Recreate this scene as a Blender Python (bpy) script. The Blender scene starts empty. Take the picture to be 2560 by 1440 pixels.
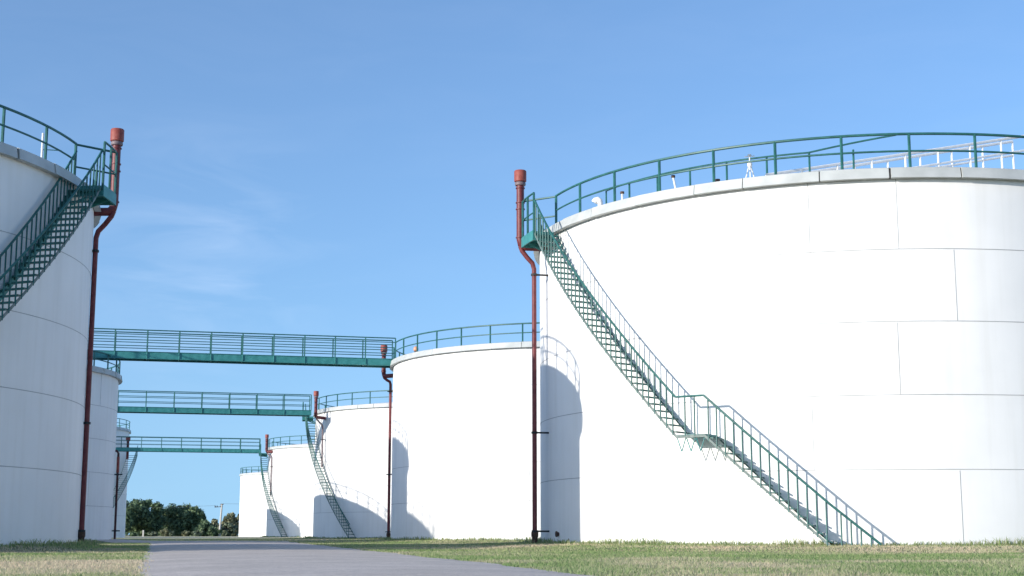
import bpy, math, random
import numpy as np
from mathutils import Vector, Quaternion
random.seed(7); rng = np.random.default_rng(11)
S = bpy.context.scene
COL = S.collection
PI = math.pi
R0, H0 = 9.63, 9.0

# ------------------------------------------------------------------ materials
def newmat(name):
    m = bpy.data.materials.new(name); m.use_nodes = True
    nt = m.node_tree; nt.nodes.clear()
    out = nt.nodes.new('ShaderNodeOutputMaterial'); b = nt.nodes.new('ShaderNodeBsdfPrincipled')
    nt.links.new(b.outputs[0], out.inputs[0])
    return m, nt, b

def paint(name, c1, c2, rough=.5, scale=3.0, bump=.0, spec=.35, detail=6, lo=.35, hi=.7, stretch=(1, 1, 1), bscale=40):
    m, nt, b = newmat(name)
    N = nt.nodes.new; L = nt.links.new
    tc = N('ShaderNodeTexCoord'); mp = N('ShaderNodeMapping'); mp.inputs['Scale'].default_value = stretch
    no = N('ShaderNodeTexNoise'); no.inputs['Scale'].default_value = scale; no.inputs['Detail'].default_value = detail
    rp = N('ShaderNodeValToRGB'); rp.color_ramp.elements[0].position = lo; rp.color_ramp.elements[1].position = hi
    rp.color_ramp.elements[0].color = (*c1, 1); rp.color_ramp.elements[1].color = (*c2, 1)
    L(tc.outputs['Object'], mp.inputs['Vector']); L(mp.outputs[0], no.inputs['Vector'])
    L(no.outputs['Fac'], rp.inputs[0]); L(rp.outputs[0], b.inputs['Base Color'])
    b.inputs['Roughness'].default_value = rough; b.inputs['Specular IOR Level'].default_value = spec
    if bump:
        n2 = N('ShaderNodeTexNoise'); n2.inputs['Scale'].default_value = bscale; n2.inputs['Detail'].default_value = 4
        bp = N('ShaderNodeBump'); bp.inputs['Strength'].default_value = bump; bp.inputs['Distance'].default_value = .02
        L(mp.outputs[0], n2.inputs['Vector']); L(n2.outputs['Fac'], bp.inputs['Height']); L(bp.outputs[0], b.inputs['Normal'])
    return m

def wall_material():
    # white shell paint: soft cloudy weathering, faint vertical streaks and plate-by-plate unevenness
    m, nt, b = newmat('white shell paint')
    N = nt.nodes.new; L = nt.links.new
    tc = N('ShaderNodeTexCoord')
    n1 = N('ShaderNodeTexNoise'); n1.inputs['Scale'].default_value = .55; n1.inputs['Detail'].default_value = 7
    mp = N('ShaderNodeMapping'); mp.inputs['Scale'].default_value = (2.2, 2.2, .12)
    n2 = N('ShaderNodeTexNoise'); n2.inputs['Scale'].default_value = 1.6; n2.inputs['Detail'].default_value = 6
    r1 = N('ShaderNodeValToRGB'); r1.color_ramp.elements[0].position = .3; r1.color_ramp.elements[1].position = .72
    r1.color_ramp.elements[0].color = (.80, .80, .795, 1); r1.color_ramp.elements[1].color = (.88, .875, .865, 1)
    r2 = N('ShaderNodeValToRGB'); r2.color_ramp.elements[0].position = .30; r2.color_ramp.elements[1].position = .55
    r2.color_ramp.elements[0].color = (.93, .925, .91, 1); r2.color_ramp.elements[1].color = (1, 1, 1, 1)
    mx = N('ShaderNodeMix'); mx.data_type = 'RGBA'; mx.blend_type = 'MULTIPLY'; mx.inputs[0].default_value = .7
    L(tc.outputs['Object'], n1.inputs['Vector']); L(tc.outputs['Object'], mp.inputs['Vector']); L(mp.outputs[0], n2.inputs['Vector'])
    L(n1.outputs['Fac'], r1.inputs[0]); L(n2.outputs['Fac'], r2.inputs[0])
    L(r1.outputs[0], mx.inputs[6]); L(r2.outputs[0], mx.inputs[7]); L(mx.outputs[2], b.inputs['Base Color'])
    # sparse rust freckles
    vo = N('ShaderNodeTexVoronoi'); vo.inputs['Scale'].default_value = .75; vo.inputs['Randomness'].default_value = 1
    lt = N('ShaderNodeMath'); lt.operation = 'LESS_THAN'; lt.inputs[1].default_value = .032
    sp = N('ShaderNodeSeparateColor'); gt = N('ShaderNodeMath'); gt.operation = 'LESS_THAN'; gt.inputs[1].default_value = .33
    mu = N('ShaderNodeMath'); mu.operation = 'MULTIPLY'; m3 = N('ShaderNodeMix'); m3.data_type = 'RGBA'; m3.inputs[7].default_value = (.22, .17, .13, 1)
    L(tc.outputs['Object'], vo.inputs['Vector']); L(vo.outputs['Distance'], lt.inputs[0]); L(vo.outputs['Color'], sp.inputs[0]); L(sp.outputs[0], gt.inputs[0])
    L(lt.outputs[0], mu.inputs[0]); L(gt.outputs[0], mu.inputs[1]); L(mu.outputs[0], m3.inputs[0]); L(mx.outputs[2], m3.inputs[6]); L(m3.outputs[2], b.inputs['Base Color'])
    b.inputs['Roughness'].default_value = .6; b.inputs['Specular IOR Level'].default_value = .25
    n3 = N('ShaderNodeTexNoise'); n3.inputs['Scale'].default_value = 1.1; n3.inputs['Detail'].default_value = 3
    bp = N('ShaderNodeBump'); bp.inputs['Strength'].default_value = .25; bp.inputs['Distance'].default_value = .03
    L(tc.outputs['Object'], n3.inputs['Vector']); L(n3.outputs['Fac'], bp.inputs['Height']); L(bp.outputs[0], b.inputs['Normal'])
    return m

M = {}
M['wall'] = wall_material()
M['seam'] = paint('weld seam', (.31, .32, .33), (.46, .46, .46), .6, 1.5, lo=.3, hi=.7)
M['rim'] = paint('pale grey flashing', (.42, .44, .43), (.52, .54, .53), .5, 2)
M['greywash'] = paint('weathered grey green steel', (.10, .15, .145), (.22, .26, .25), .55, 9)
M['mauve'] = paint('dull mauve pipe paint', (.16, .12, .13), (.22, .17, .18), .5, 6)
M['dark'] = paint('black sealant', (.02, .02, .022), (.05, .05, .05), .7, 6)
M['green'] = paint('green railing paint', (.018, .098, .092), (.032, .148, .138), .45, 5, spec=.35)
M['teal'] = paint('teal plate paint', (.035, .20, .198), (.06, .27, .268), .5, 4, spec=.35)
M['red'] = paint('red oxide pipe paint', (.125, .022, .026), (.185, .040, .042), .5, 7, spec=.4)
M['cap'] = paint('faded red cap paint', (.25, .055, .042), (.33, .088, .066), .55, 8)
M['steel'] = paint('galvanised steel', (.30, .31, .32), (.45, .46, .46), .4, 10)
M['white'] = paint('white rail paint', (.70, .70, .68), (.80, .80, .78), .45, 8)
M['concrete'] = paint('pale concrete', (.42, .40, .36), (.58, .56, .52), .8, 6)
M['lamp'] = paint('orange lens', (.55, .22, .10), (.75, .42, .28), .4, 9)
M['bark'] = paint('grey bark', (.05, .042, .034), (.13, .11, .09), .9, 6)
M['rust'] = paint('rusty iron', (.06, .035, .025), (.13, .08, .06), .8, 20)

# ------------------------------------------------------------------ mesh builder (world coordinates)
class MB:
    def __init__(s): s.v = []; s.f = []; s.mi = []; s.n = 0
    def add(s, v, f, mi=0):
        s.v += [tuple(map(float, p)) for p in v]; s.f += [tuple(i + s.n for i in q) for q in f]
        s.mi += [mi] * len(f); s.n += len(v)
    def tube(s, pts, r, n=6, closed=False, mi=0, cap=True):
        pts = [Vector(p) for p in pts]; k = len(pts)
        rs = r if isinstance(r, (list, tuple)) else [r] * k
        vs = []; fs = []; up = None
        for i in range(k):
            if closed: t = (pts[(i + 1) % k] - pts[i - 1])
            else: t = pts[min(i + 1, k - 1)] - pts[max(i - 1, 0)]
            t.normalize()
            if up is None:
                up = Vector((0, 0, 1)) if abs(t.z) < .9 else Vector((1, 0, 0))
            a = t.cross(up); a.normalize(); b = a.cross(t); b.normalize(); up = b
            for j in range(n):
                q = 2 * PI * (j + .5) / n
                vs.append(pts[i] + (a * math.cos(q) + b * math.sin(q)) * rs[i])
        m = k if closed else k - 1
        for i in range(m):
            i2 = (i + 1) % k
            for j in range(n):
                j2 = (j + 1) % n
                fs.append((i * n + j, i * n + j2, i2 * n + j2, i2 * n + j))
        if not closed and cap:
            fs.append(tuple(range(n))[::-1]); fs.append(tuple((k - 1) * n + j for j in range(n)))
        s.add(vs, fs, mi)
    def box8(s, lo4, hi4, mi=0):
        s.add(list(lo4) + list(hi4), [(3, 2, 1, 0), (4, 5, 6, 7), (0, 1, 5, 4), (1, 2, 6, 5), (2, 3, 7, 6), (3, 0, 4, 7)], mi)
    def obox(s, c, ux, uy, hx, hy, z0, z1, mi=0):
        ux = Vector((*ux, 0)) * hx; uy = Vector((*uy, 0)) * hy; c = Vector((c[0], c[1], 0))
        q = [c - ux - uy, c + ux - uy, c + ux + uy, c - ux + uy]
        s.box8([p + Vector((0, 0, z0)) for p in q], [p + Vector((0, 0, z1)) for p in q], mi)
    def beam(s, a, b, w, h, mi=0):          # rectangular bar from a to b, w wide (horizontal) and h deep
        a = Vector(a); b = Vector(b); t = (b - a).normalized()
        sd = t.cross(Vector((0, 0, 1)))
        if sd.length < 1e-4: sd = Vector((1, 0, 0))
        sd.normalize(); up = sd.cross(t).normalized()
        sd *= w / 2; up *= h / 2
        s.box8([a - sd - up, a + sd - up, b + sd - up, b - sd - up], [a - sd + up, a + sd + up, b + sd + up, b - sd + up], mi)
    def lathe(s, c, prof, n=24, mi=0, a0=0, a1=2 * PI, closed=True):
        vs = []; fs = []; k = len(prof); m = n if closed else n + 1
        for i in range(m):
            a = a0 + (a1 - a0) * i / n
            for r, z in prof: vs.append((c[0] + r * math.cos(a), c[1] + r * math.sin(a), z))
        for i in range(n):
            i2 = (i + 1) % m
            for j in range(k - 1): fs.append((i * k + j, i2 * k + j, i2 * k + j + 1, i * k + j + 1))
        s.add(vs, fs, mi)
    def arcbox(s, C, r0, r1, a0, a1, z0, z1, n=2, mi=0, dz=0.0):   # sector block, angles in degrees
        vs = []; fs = []
        for i in range(n + 1):
            a = math.radians(a0 + (a1 - a0) * i / n); z = dz * i / n
            ca, sa = math.cos(a), math.sin(a)
            for r, zz in ((r0, z0), (r1, z0), (r1, z1), (r0, z1)): vs.append((C[0] + r * ca, C[1] + r * sa, zz + z))
        for i in range(n):
            for j in range(4):
                j2 = (j + 1) % 4
                fs.append((i * 4 + j, i * 4 + j2, i * 4 + 4 + j2, i * 4 + 4 + j))
        fs.append((3, 2, 1, 0)); fs.append((n * 4, n * 4 + 1, n * 4 + 2, n * 4 + 3))
        s.add(vs, fs, mi)
    def build(s, name, mats, parent=None, smooth=True, origin=None, flat_angle=40):
        me = bpy.data.meshes.new(name)
        o = bpy.data.objects.new(name, me); COL.objects.link(o)
        og = Vector((0, 0, 0))
        if parent is not None:
            og = Vector(parent['_o']); o.parent = parent; o['_o'] = parent['_o']
        elif origin is not None:
            og = Vector(origin); o.location = og; o['_o'] = tuple(og)
        me.from_pydata([(x - og.x, y - og.y, z - og.z) for x, y, z in s.v], [], s.f)
        if not isinstance(mats, (list, tuple)): mats = [mats]
        for m in mats: me.materials.append(m)
        if any(s.mi): me.polygons.foreach_set('material_index', s.mi)
        me.update()
        # consistent outward normals
        import bmesh
        bm = bmesh.new(); bm.from_mesh(me); bmesh.ops.recalc_face_normals(bm, faces=bm.faces[:]); bm.to_mesh(me); bm.free()
        if smooth:
            me.polygons.foreach_set('use_smooth', [True] * len(me.polygons))
            try: me.set_sharp_from_angle(angle=math.radians(flat_angle))
            except Exception: pass
        return o

def tag(o, label, cat, group=None, kind=None):
    if label: o['label'] = label
    if cat: o['category'] = cat
    if group: o['group'] = group
    if kind: o['kind'] = kind
    return o
def thing(name, loc, label, cat, group=None):
    o = bpy.data.objects.new(name, None); COL.objects.link(o); o.location = loc; o['_o'] = tuple(loc)
    o.empty_display_size = .3
    return tag(o, label, cat, group)
def P(C, r, deg, z):
    a = math.radians(deg); return (C[0] + r * math.cos(a), C[1] + r * math.sin(a), z)

# ------------------------------------------------------------------ terrain height
DV = np.array([-.243, .970]); NV = np.array([.970, .243])
def sstep(a, b, x):
    t = np.clip((x - a) / (b - a), 0, 1); return t * t * (3 - 2 * t)
TANKPADS = [(10.5, 44.6, 9.63, 5.5), (3.3, 77.1, 9.63, 5.5), (-5.1, 109.2, 9.63, 5.5), (-16.2, 154.9, 9.63, 5.5), (-20.8, 36.4, 9.63, 1.5), (-28.8, 72.63, 8.67, 1.5)]
def gz(x, y):                       # level tank pads, the verge and the road a hand's width lower
    x = np.asarray(x, float); y = np.asarray(y, float); low = np.ones(np.broadcast(x, y).shape)
    for cx, cy, R, wd in TANKPADS: low = low * sstep(.15, wd, np.hypot(x - cx, y - cy) - R)
    d = x * DV[0] + y * DV[1]
    return -.128 * low * (1 - sstep(70, 110, d) * .6)

# ------------------------------------------------------------------ tanks
T = [(10.5, 44.6), (3.3, 77.1), (-5.1, 109.2), (-16.2, 154.9), (-31.4, 221.2)]
K3 = 1.22
LT = [(-20.8, 36.4), (-28.8, 72.63), (-42.8 * K3, 124.5 * K3)]; LR = [R0, 8.67, R0 * K3]
SEAMS = {0: [-124.9, -88.5, -52, 10, 60, 130, 165], 1: [-109.0, -145, -73, -30, 30, 100, 160], 2: [-96.4, -132, -60, -20, 40, 110, 170],
         3: [-87.7, -124, -52, 0, 60, 120], 4: [-108.5, -95.7, -150, -60, -10, 50, 110]}

def storage_tank(C, label, R=R0, H=H0, gap=(), post0=0., step=9.8, rail_h=.88, seam_rot=0., group='white storage tanks', rail=True, open_span=None, seg=128, flip=False):
    t = thing('storage_tank', (C[0], C[1], 0), label, 'tank', group)
    w = MB(); Hs = H - .02
    w.lathe(C, [(R, -.25), (R, Hs)], seg, 0)
    nC = 5
    for k in range(1, nC):
        z = H * k / nC
        w.lathe(C, [(R + .004, z - .009), (R + .008, z), (R + .004, z + .009)], seg, 1)
    for k in range(nC):
        for a in SEAMS[k]:
            a = a + seam_rot if not flip else -180 - a + seam_rot
            da = math.degrees(.0065 / R)
            w.arcbox(C, R - .01, R + .004, a - da, a + da, H * k / nC + .012, H * (k + 1) / nC - .03, 1, 1)
    w.build('wall', [M['wall'], M['seam']], t, flat_angle=50)
    rf = MB()
    rf.lathe(C, [(R + .10, H + .235), (R * .6, H + .235 + 1.25 * .4), (.05, H + .235 + 1.25)], seg)
    rf.build('roof', M['wall'], t)
    # flashing round the roof edge: overlapping lengths with dark joints
    rm = MB(); n = 34
    rm.lathe(C, [(R - .02, H - .02), (R + .14, H - .02), (R + .115, H + .215), (R - .02, H + .225)], seg, 1)
    q = random.Random(int(C[0] * 100 + C[1]))
    cuts = [360 / n * i + q.uniform(-1.8, 1.8) for i in range(n)]; cuts.append(cuts[0] + 360)
    for i in range(n):
        a0 = cuts[i]; a1 = cuts[i + 1] - math.degrees(q.choice((.02, .03, .05)) / R)
        m = 5; vs = []; fs = []
        for j in range(m + 1):
            a = a0 + (a1 - a0) * j / m; lift = .026 * (1 - j / m)
            for r, z in ((R + .02, H - .032), (R + .175 + lift, H - .032), (R + .165 + lift, H - .005), (R + .125 + lift, H + .232), (R + .09, H + .250), (R - .02, H + .252)):
                vs.append(P(C, r, a, z))
        for j in range(m):
            for e in range(5): fs.append((j * 6 + e, j * 6 + e + 1, j * 6 + 7 + e, j * 6 + 6 + e))
        fs.append(tuple(range(6))); fs.append(tuple(m * 6 + e for e in range(5, -1, -1)))
        rm.add(vs, fs, 0)
    rm.build('roof_rim', [M['rim'], M['dark']], t, flat_angle=30)
    if rail:
        z0 = H + .24; zt = z0 + rail_h; rr = R + .02
        # railing runs from gap end round to gap start
        a0, a1 = (gap[1], gap[0] + 360) if gap else (0, 360)
        g = MB(); m = 120
        for zz, rad in ((zt, .036), (z0 + rail_h * .5, .027)):
            if gap: g.tube([P(C, rr, a0 + (a1 - a0) * i / m, zz) for i in range(m + 1)], rad, 6)
            else: g.tube([P(C, rr, 360 * i / m, zz) for i in range(m)], rad, 6, closed=True)
        go = g.build('guard_rail', M['green'], t)
        a = a0 if gap else post0
        cnt = max(1, round((a1 - a0) / step)); st = (a1 - a0) / cnt
        for i in range(cnt + (1 if gap else 0)):
            b = MB(); aa = a + st * i
            b.tube([P(C, rr, aa, z0 - .02), P(C, rr, aa, zt)], .038, 6)
            b.arcbox(C, rr - .06, rr + .06, aa - .4, aa + .4, z0 - .01, z0 + .012, 1)
            b.build('post', M['green'], go)
    return t

near_tank = storage_tank(T[0], 'nearest and largest sunlit white tank filling the right side of the photo', gap=(-178, -162.4))
storage_tank(T[1], 'white tank carrying the nearest footbridge, second along the right hand row', gap=(-181, -166), seam_rot=4)
storage_tank(T[2], 'white tank with the long curved green staircase, third along the right hand row', gap=(-185, -169), seam_rot=-9)
storage_tank(T[3], 'white tank under the farthest footbridge, fourth along the right hand row', gap=(-187, -171), seam_rot=15, seg=96)
storage_tank(T[4], 'smallest white tank at the far end of the right hand row, against the trees', seam_rot=30, seg=96)
storage_tank(LT[0], 'large shaded white tank at the left edge beside the road', gap=(-3.0, 14), seam_rot=6, flip=True)
storage_tank(LT[1], 'shaded white tank second along the left row, dark drain pipe on its edge', R=8.67, H=8.12, post0=4, seam_rot=20, flip=True, seg=96, rail_h=.75)
storage_tank(LT[2], 'farthest white tank of the left hand row, with a small curved staircase', R=R0 * K3, H=H0 * K3, seam_rot=40, flip=True, seg=96)
# unseen tanks added on the left, placed and sized to shadow the tanks opposite
for c, r, h in (((-38.28, 58.35), 7.0, 13.14), ((-52.75, 48.51), 9.6, 13.56), ((-41.17, 87.26), 8.0, 9.44), ((-61.45, 130.0), 9.0, 11.6)):
    storage_tank(c, 'unseen white tank added on the left to cast a shadow on the right hand row', R=r, H=h, seg=64, group='unseen tanks added for their shadows')

# small things on the shell of the near tank and the shaded one
def stub(C, R, deg, z, rad, parent):
    m = MB(); a = P(C, R - .02, deg, z); b = P(C, R + .07, deg, z)
    m.tube([a, b], rad, 10); m.tube([P(C, R + .05, deg, z), P(C, R + .085, deg, z)], rad * 1.5, 10)
    m.build('drain_stub', M['rust'], parent)
stub(T[0], R0, -162.3, .27, .055, near_tank)

# ------------------------------------------------------------------ staircases
def staircase(C, R, prof, label, w=.70, rail_h=.95, riser=.19, inner=False, tail=0, group='curved green staircases on the tanks', mesh_top=None):
    """prof: list of (deg, z) nodes from the foot up; flat pieces are landings"""
    t = thing('curved_staircase', P(C, R + .4, prof[0][0], 0), label, 'staircase', group)
    ri, ro = R + .09, R + .09 + w
    def sample(off, r, n=14):
        pts = []
        for (a0, z0), (a1, z1) in zip(prof[:-1], prof[1:]):
            for i in range(n): pts.append(P(C, r, a0 + (a1 - a0) * i / n, z0 + (z1 - z0) * i / n + off))
        pts.append(P(C, r, prof[-1][0], prof[-1][1] + off)); return pts
    def band(r, lo, hi, th):
        b = MB(); a = sample(lo, r); c = sample(lo, r + th); d = sample(hi, r + th); e = sample(hi, r)
        vs = []; fs = []
        for q in zip(a, c, d, e): vs += list(q)
        for i in range(len(a) - 1):
            for j in range(4): fs.append((i * 4 + j, i * 4 + (j + 1) % 4, i * 4 + 4 + (j + 1) % 4, i * 4 + 4 + j))
        fs.append((3, 2, 1, 0)); k = len(a) - 1; fs.append((k * 4, k * 4 + 1, k * 4 + 2, k * 4 + 3))
        b.add(vs, fs); return b
    if inner: band(ri, -.20, -.01, .02).build('stringer', M['teal'], t)
    else: band(ri, -.055, -.005, .02).build('stringer', M['green'], t)
    band(ro - .02, -.085, -.01, .03).build('stringer', M['greywash'], t)
    rails = {}
    for r, nm in ((ri + .03, 'in'), (ro + .0, 'out')):
        if nm == 'in' and not inner: continue
        g = MB(); pts = sample(rail_h, r)
        if tail: pts = [P(C, r, prof[0][0] + tail, .02)] + pts
        g.tube(pts, .03, 6)
        rails[nm] = (g.build('handrail', M['green'], t), r)
    if tail:
        for k in (.2, .4, .6, .8):
            o, r = rails['out']; b = MB(); a = prof[0][0] + tail * k
            b.tube([P(C, r, a, -.08), P(C, r, a, rail_h * (1 - k))], .021, 5); b.build('baluster', M['green'], o)
    for (a0, z0), (a1, z1) in zip(prof[:-1], prof[1:]):
        dz = z1 - z0
        if abs(dz) < .05:
            b = MB(); lo, hi = sorted((a0, a1)); b.arcbox(C, ri, ro, lo, hi, z0 - .05, z0 - .002, 3)
            # triangular bracing below the landing
            for i in range(3):
                f0 = lo + (hi - lo) * i / 3; f1 = lo + (hi - lo) * (i + 1) / 3; fm = (f0 + f1) / 2
                b.tube([P(C, ro - .04, f0, z0 - .05), P(C, ro - .04, fm, z0 - .42)], .014, 5)
                b.tube([P(C, ro - .04, fm, z0 - .42), P(C, ro - .04, f1, z0 - .05)], .014, 5)
            b.build('landing', M['teal'], t)
            ks = 3
            for i in range(1, ks):
                a = a0 + (a1 - a0) * i / ks
                for nm in rails:
                    o, r = rails[nm]; b = MB(); b.tube([P(C, r, a, z0 - .05), P(C, r, a, z0 + rail_h)], .021, 5); b.build('baluster', M['green'], o)
            continue
        n = max(1, round(dz / riser)); da = (a1 - a0) / n; hz = dz / n
        for i in range(n):
            ac = a0 + da * (i + .5); z = z0 + hz * (i + 1) - hz * .5
            half = abs(da) * .50
            b = MB(); b.arcbox(C, ri + .02, ro - .02, ac - half, ac + half, z - .022, z, 1)
            # nosing lip and wall-side bracket
            s = -1 if da > 0 else 1
            b.arcbox(C, ri + .02, ro - .02, ac + s * half - .04, ac + s * half + .04, z - .045, z - .022, 1)
            if inner: b.arcbox(C, R + .005, ri - .001, ac - half * .75, ac + half * .75, z - .19, z - .005, 1)
            b.build('tread', M['green'], t, smooth=False)
            zr = z0 + hz * (i + .5)
            for nm in rails:
                o, r = rails[nm]
                b = MB(); b.tube([P(C, r, ac, zr - .10), P(C, r, ac, zr + rail_h)], .021, 5, cap=False)
                b.build('baluster', M['green'], o)
    return t, ri, ro

def platform(C, R, a0, a1, z, stair, w=.95, rail_h=1.08, ends=(None, None), depth=.24):
    """gallery deck at the head of a stair, part of that staircase"""
    d = MB(); d.arcbox(C, R + .2, R + w, a0, a1, z - .05, z, 6)
    d.arcbox(C, R + w, R + w + .04, a0, a1, z - depth, z + .05, 6)
    for a in (a0, a1): d.arcbox(C, R + .19, R + w + .04, a - .12, a + .12, z - depth, z + .03, 1)
    for a in (a0 + .6, a1 - .6):
        d.beam(P(C, R + .01, a, z - .42), P(C, R + w - .1, a, z - .1), .05, .06)
    d.build('platform', M['teal'], stair)
    g = MB(); n = 8
    for hh, rad in ((rail_h, .03), (rail_h * .5, .024)):
        pts = [P(C, R + w, a0 + (a1 - a0) * i / n, z + hh) for i in range(n + 1)]
        if ends[0]: pts = [P(C, R + .02, ends[0], z + hh)] + pts
        if ends[1]: pts = pts + [P(C, R + .02, ends[1], z + hh)]
        g.tube(pts, rad, 6)
    go = g.build('handrail', M['green'], stair)
    for a in (a0, (a0 + a1) / 2, a1):
        b = MB(); b.tube([P(C, R + w, a, z - .1), P(C, R + w, a, z + rail_h)], .034, 6); b.build('post', M['green'], go)

st1, _, _ = staircase(T[0], R0, [(-106.5, 0.), (-123.4, 2.72), (-127.8, 2.72), (-160.8, 8.92)],
    'long green staircase with a half way landing curving up the nearest sunlit tank', tail=6.2)
platform(T[0], R0, -167.4, -161.0, 8.93, st1, w=.80, rail_h=1.17, ends=(-162.4, None))
st2, _, _ = staircase(LT[0], R0, [(-59.5, 0.), (-42.6, 2.72), (-38.2, 2.72), (-4.2, 8.92)],
    'green staircase with lattice treads crossing the shaded tank at the left edge', inner=True)
platform(LT[0], R0, -4.1, 1.6, 8.93, st2, w=.84, rail_h=1.17, ends=(None, -3.0))
st3, _, _ = staircase(T[2], R0, [(-125.5, 0.), (-168., 8.85)],
    'narrow green staircase under the middle footbridge, foot in the tank shadow', riser=.2)
platform(T[2], R0, -176, -168.2, 8.86, st3, ends=(None, None))
st4, _, _ = staircase(T[3], R0, [(-130.8, 0.), (-171., 8.7)],
    'small distant green staircase descending from the farthest footbridge at its right end', riser=.21)
platform(T[3], R0, -178, -171.2, 8.72, st4, ends=(None, None))
st5, _, _ = staircase(LT[2], R0 * K3, [(-34., 0.), (3.0, 8.55)],
    'small curved green staircase at the left end of the farthest footbridge', riser=.21, w=1.1)

# ------------------------------------------------------------------ footbridges
def footbridge(A, B, label, z=8.95, w=1.0, rail_h=1.12, span=1.65, mids=(.28, .55, .8), both=True):
    A = Vector((*A, 0)); B = Vector((*B, 0)); d = (B - A); Ln = d.length; d.normalize(); sd = Vector((-d.y, d.x, 0))
    t = thing('footbridge', ((A.x + B.x) / 2, (A.y + B.y) / 2, z), label, 'footbridge', 'green footbridges between the tanks')
    m = MB()
    for s in (-1, 1):
        a = A + sd * s * w / 2; b = B + sd * s * w / 2
        m.beam(a + Vector((0, 0, z - .16)), b + Vector((0, 0, z - .16)), .02, .36)
        m.beam(a + Vector((0, 0, z - .335)), b + Vector((0, 0, z - .335)), .12, .02)
        m.beam(a + Vector((0, 0, z + .02)), b + Vector((0, 0, z + .02)), .09, .018)
    m.beam(A + Vector((0, 0, z - .02)), B + Vector((0, 0, z - .02)), w - .06, .03)
    k = max(2, round(Ln / span))
    for i in range(k + 1):
        c = A + d * (Ln * i / k)
        m.beam(c + sd * (w / 2 - .02) + Vector((0, 0, z - .22)), c - sd * (w / 2 - .02) + Vector((0, 0, z - .22)), .06, .16)
        for s in (-1, 1):
            q = c + sd * s * (w / 2 + .03) + Vector((0, 0, z - .15))
            m.beam(q - Vector((0, 0, .17)), q + Vector((0, 0, .15)), .04, .05)
    m.build('deck', M['teal'], t, smooth=False)
    for s in (-1, 1):
        g = MB(); off = sd * s * (w / 2 + .0)
        for hh, r in [(rail_h, .03)] + [(rail_h * q, .021) for q in mids]:
            g.tube([A + off + Vector((0, 0, z + hh)), B + off + Vector((0, 0, z + hh))], r, 6)
        go = g.build('handrail', M['green'], t)
        for i in range(k + 1):
            c = A + d * (Ln * i / k) + off
            b = MB(); b.beam(c + Vector((0, 0, z + .01)), c + Vector((0, 0, z + rail_h)), .06, .05); b.build('post', M['green'], go)
    return t
fb = Vector((.970, .243))
footbridge((-21.6, 72.2), (-6.25, 76.0), 'nearest green footbridge with double railings, ending at the second sunlit tank', z=9.33)
footbridge((-36.5, 97.75), (-14.4, 103.3), 'middle green footbridge, lower in view, ending above a staircase', span=1.85, mids=(.35, .68))
footbridge((-41.6, 147.0), (-26.2, 150.9), 'farthest and smallest green footbridge, lowest of the three in view', span=1.95, mids=(.35, .68))

# ------------------------------------------------------------------ red vent pipes
def vent_pipe(up, lo, wall, label, ztop=11.1, zel=8.75, zlo=8.15, zb=-.05, ru=.115, rl=.07, foot=True, low='red', clamps=(3.2, .35, 7.9), group='red vent pipes beside the tanks'):
    up = Vector((*up, 0)); lo = Vector((*lo, 0)); wall = Vector((*wall, 0))
    Z = lambda z: Vector((0, 0, z))
    t = thing('vent_pipe', (lo.x, lo.y, 0), label, 'pipe', group)
    m = MB()
    dirw = (wall - up); dw = dirw.length; dirw.normalize()
    pts = [up + Z(ztop - .3), up + Z(zel + .22), up + Z(zel + .08) + dirw * .03, up + Z(zel) + dirw * .14, up + Z(zel - .01) + dirw * max(dw, .2)]
    m.tube(pts, ru, 14)
    for z in (zel + .28, zel + 1.15, zel + 1.35, ztop - .55):
        m.tube([up + Z(z - .015), up + Z(z + .015)], ru * 1.22, 14)
    m.build('riser', M['red'], t)
    c = MB()
    c.lathe((up.x, up.y), [(.01, ztop), (.165, ztop - .005), (.185, ztop - .03), (.185, ztop - .34), (.165, ztop - .36), (ru, ztop - .36)], 20)
    c.build('cap', M['cap'], t)
    k = MB(); k.lathe((up.x, up.y), [(ru, ztop - .47), (.155, ztop - .47), (.165, ztop - .44), (.165, ztop - .40), (.14, ztop - .36), (ru, ztop - .36)], 20)
    k.build('collar', M['mauve'], t)
    d = MB()
    a = up + Z(zel - .02); b = lo + Z(zlo)
    mid = (a + b) / 2
    d.tube([up + Z(zel + .02), a.lerp(b, .12) - Z(.03), a.lerp(b, .5) - Z(.02), a.lerp(b, .88) + Z(.03), lo + Z(zlo - .08), lo + Z(zlo - .25), lo + Z(zb)], rl, 12)
    d.build('downpipe', M[low], t)
    out = (lo - wall); out.normalize(); sd = Vector((-out.y, out.x, 0))
    for z in clamps:
        e = MB(); e.tube([lo + Z(z - .03), lo + Z(z + .03)], rl * 1.4, 12)
        e.beam(lo + Z(z) + out * .03, lo + Z(z) - out * max((lo - wall).length - .0, .1), .04, .05)
        e.beam(lo + Z(z) - sd * .17, lo + Z(z) + sd * .17, .035, .045)
        e.build('clamp', M['dark'], t)
    if foot:
        e = MB(); e.lathe((lo.x, lo.y), [(rl * 1.02, .34), (rl * 1.5, .32), (rl * 1.5, .20), (rl * 1.2, .17), (rl * 1.25, -.1)], 12); e.build('foot_valve', M['rust'], t)
    return t
vent_pipe((.25, 42.5), (.66, 42.5), P(T[0], R0, -168, 0)[:2], 'tall red vent pipe with capped head in front of the nearest sunlit tank')
vent_pipe((-10.95, 38.85), (-11.40, 38.85), P(LT[0], R0, 14.5, 0)[:2], 'tall red vent pipe at the edge of the shaded left tank', ztop=11.35, zel=9.0, zlo=8.35, zb=-.05)

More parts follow.
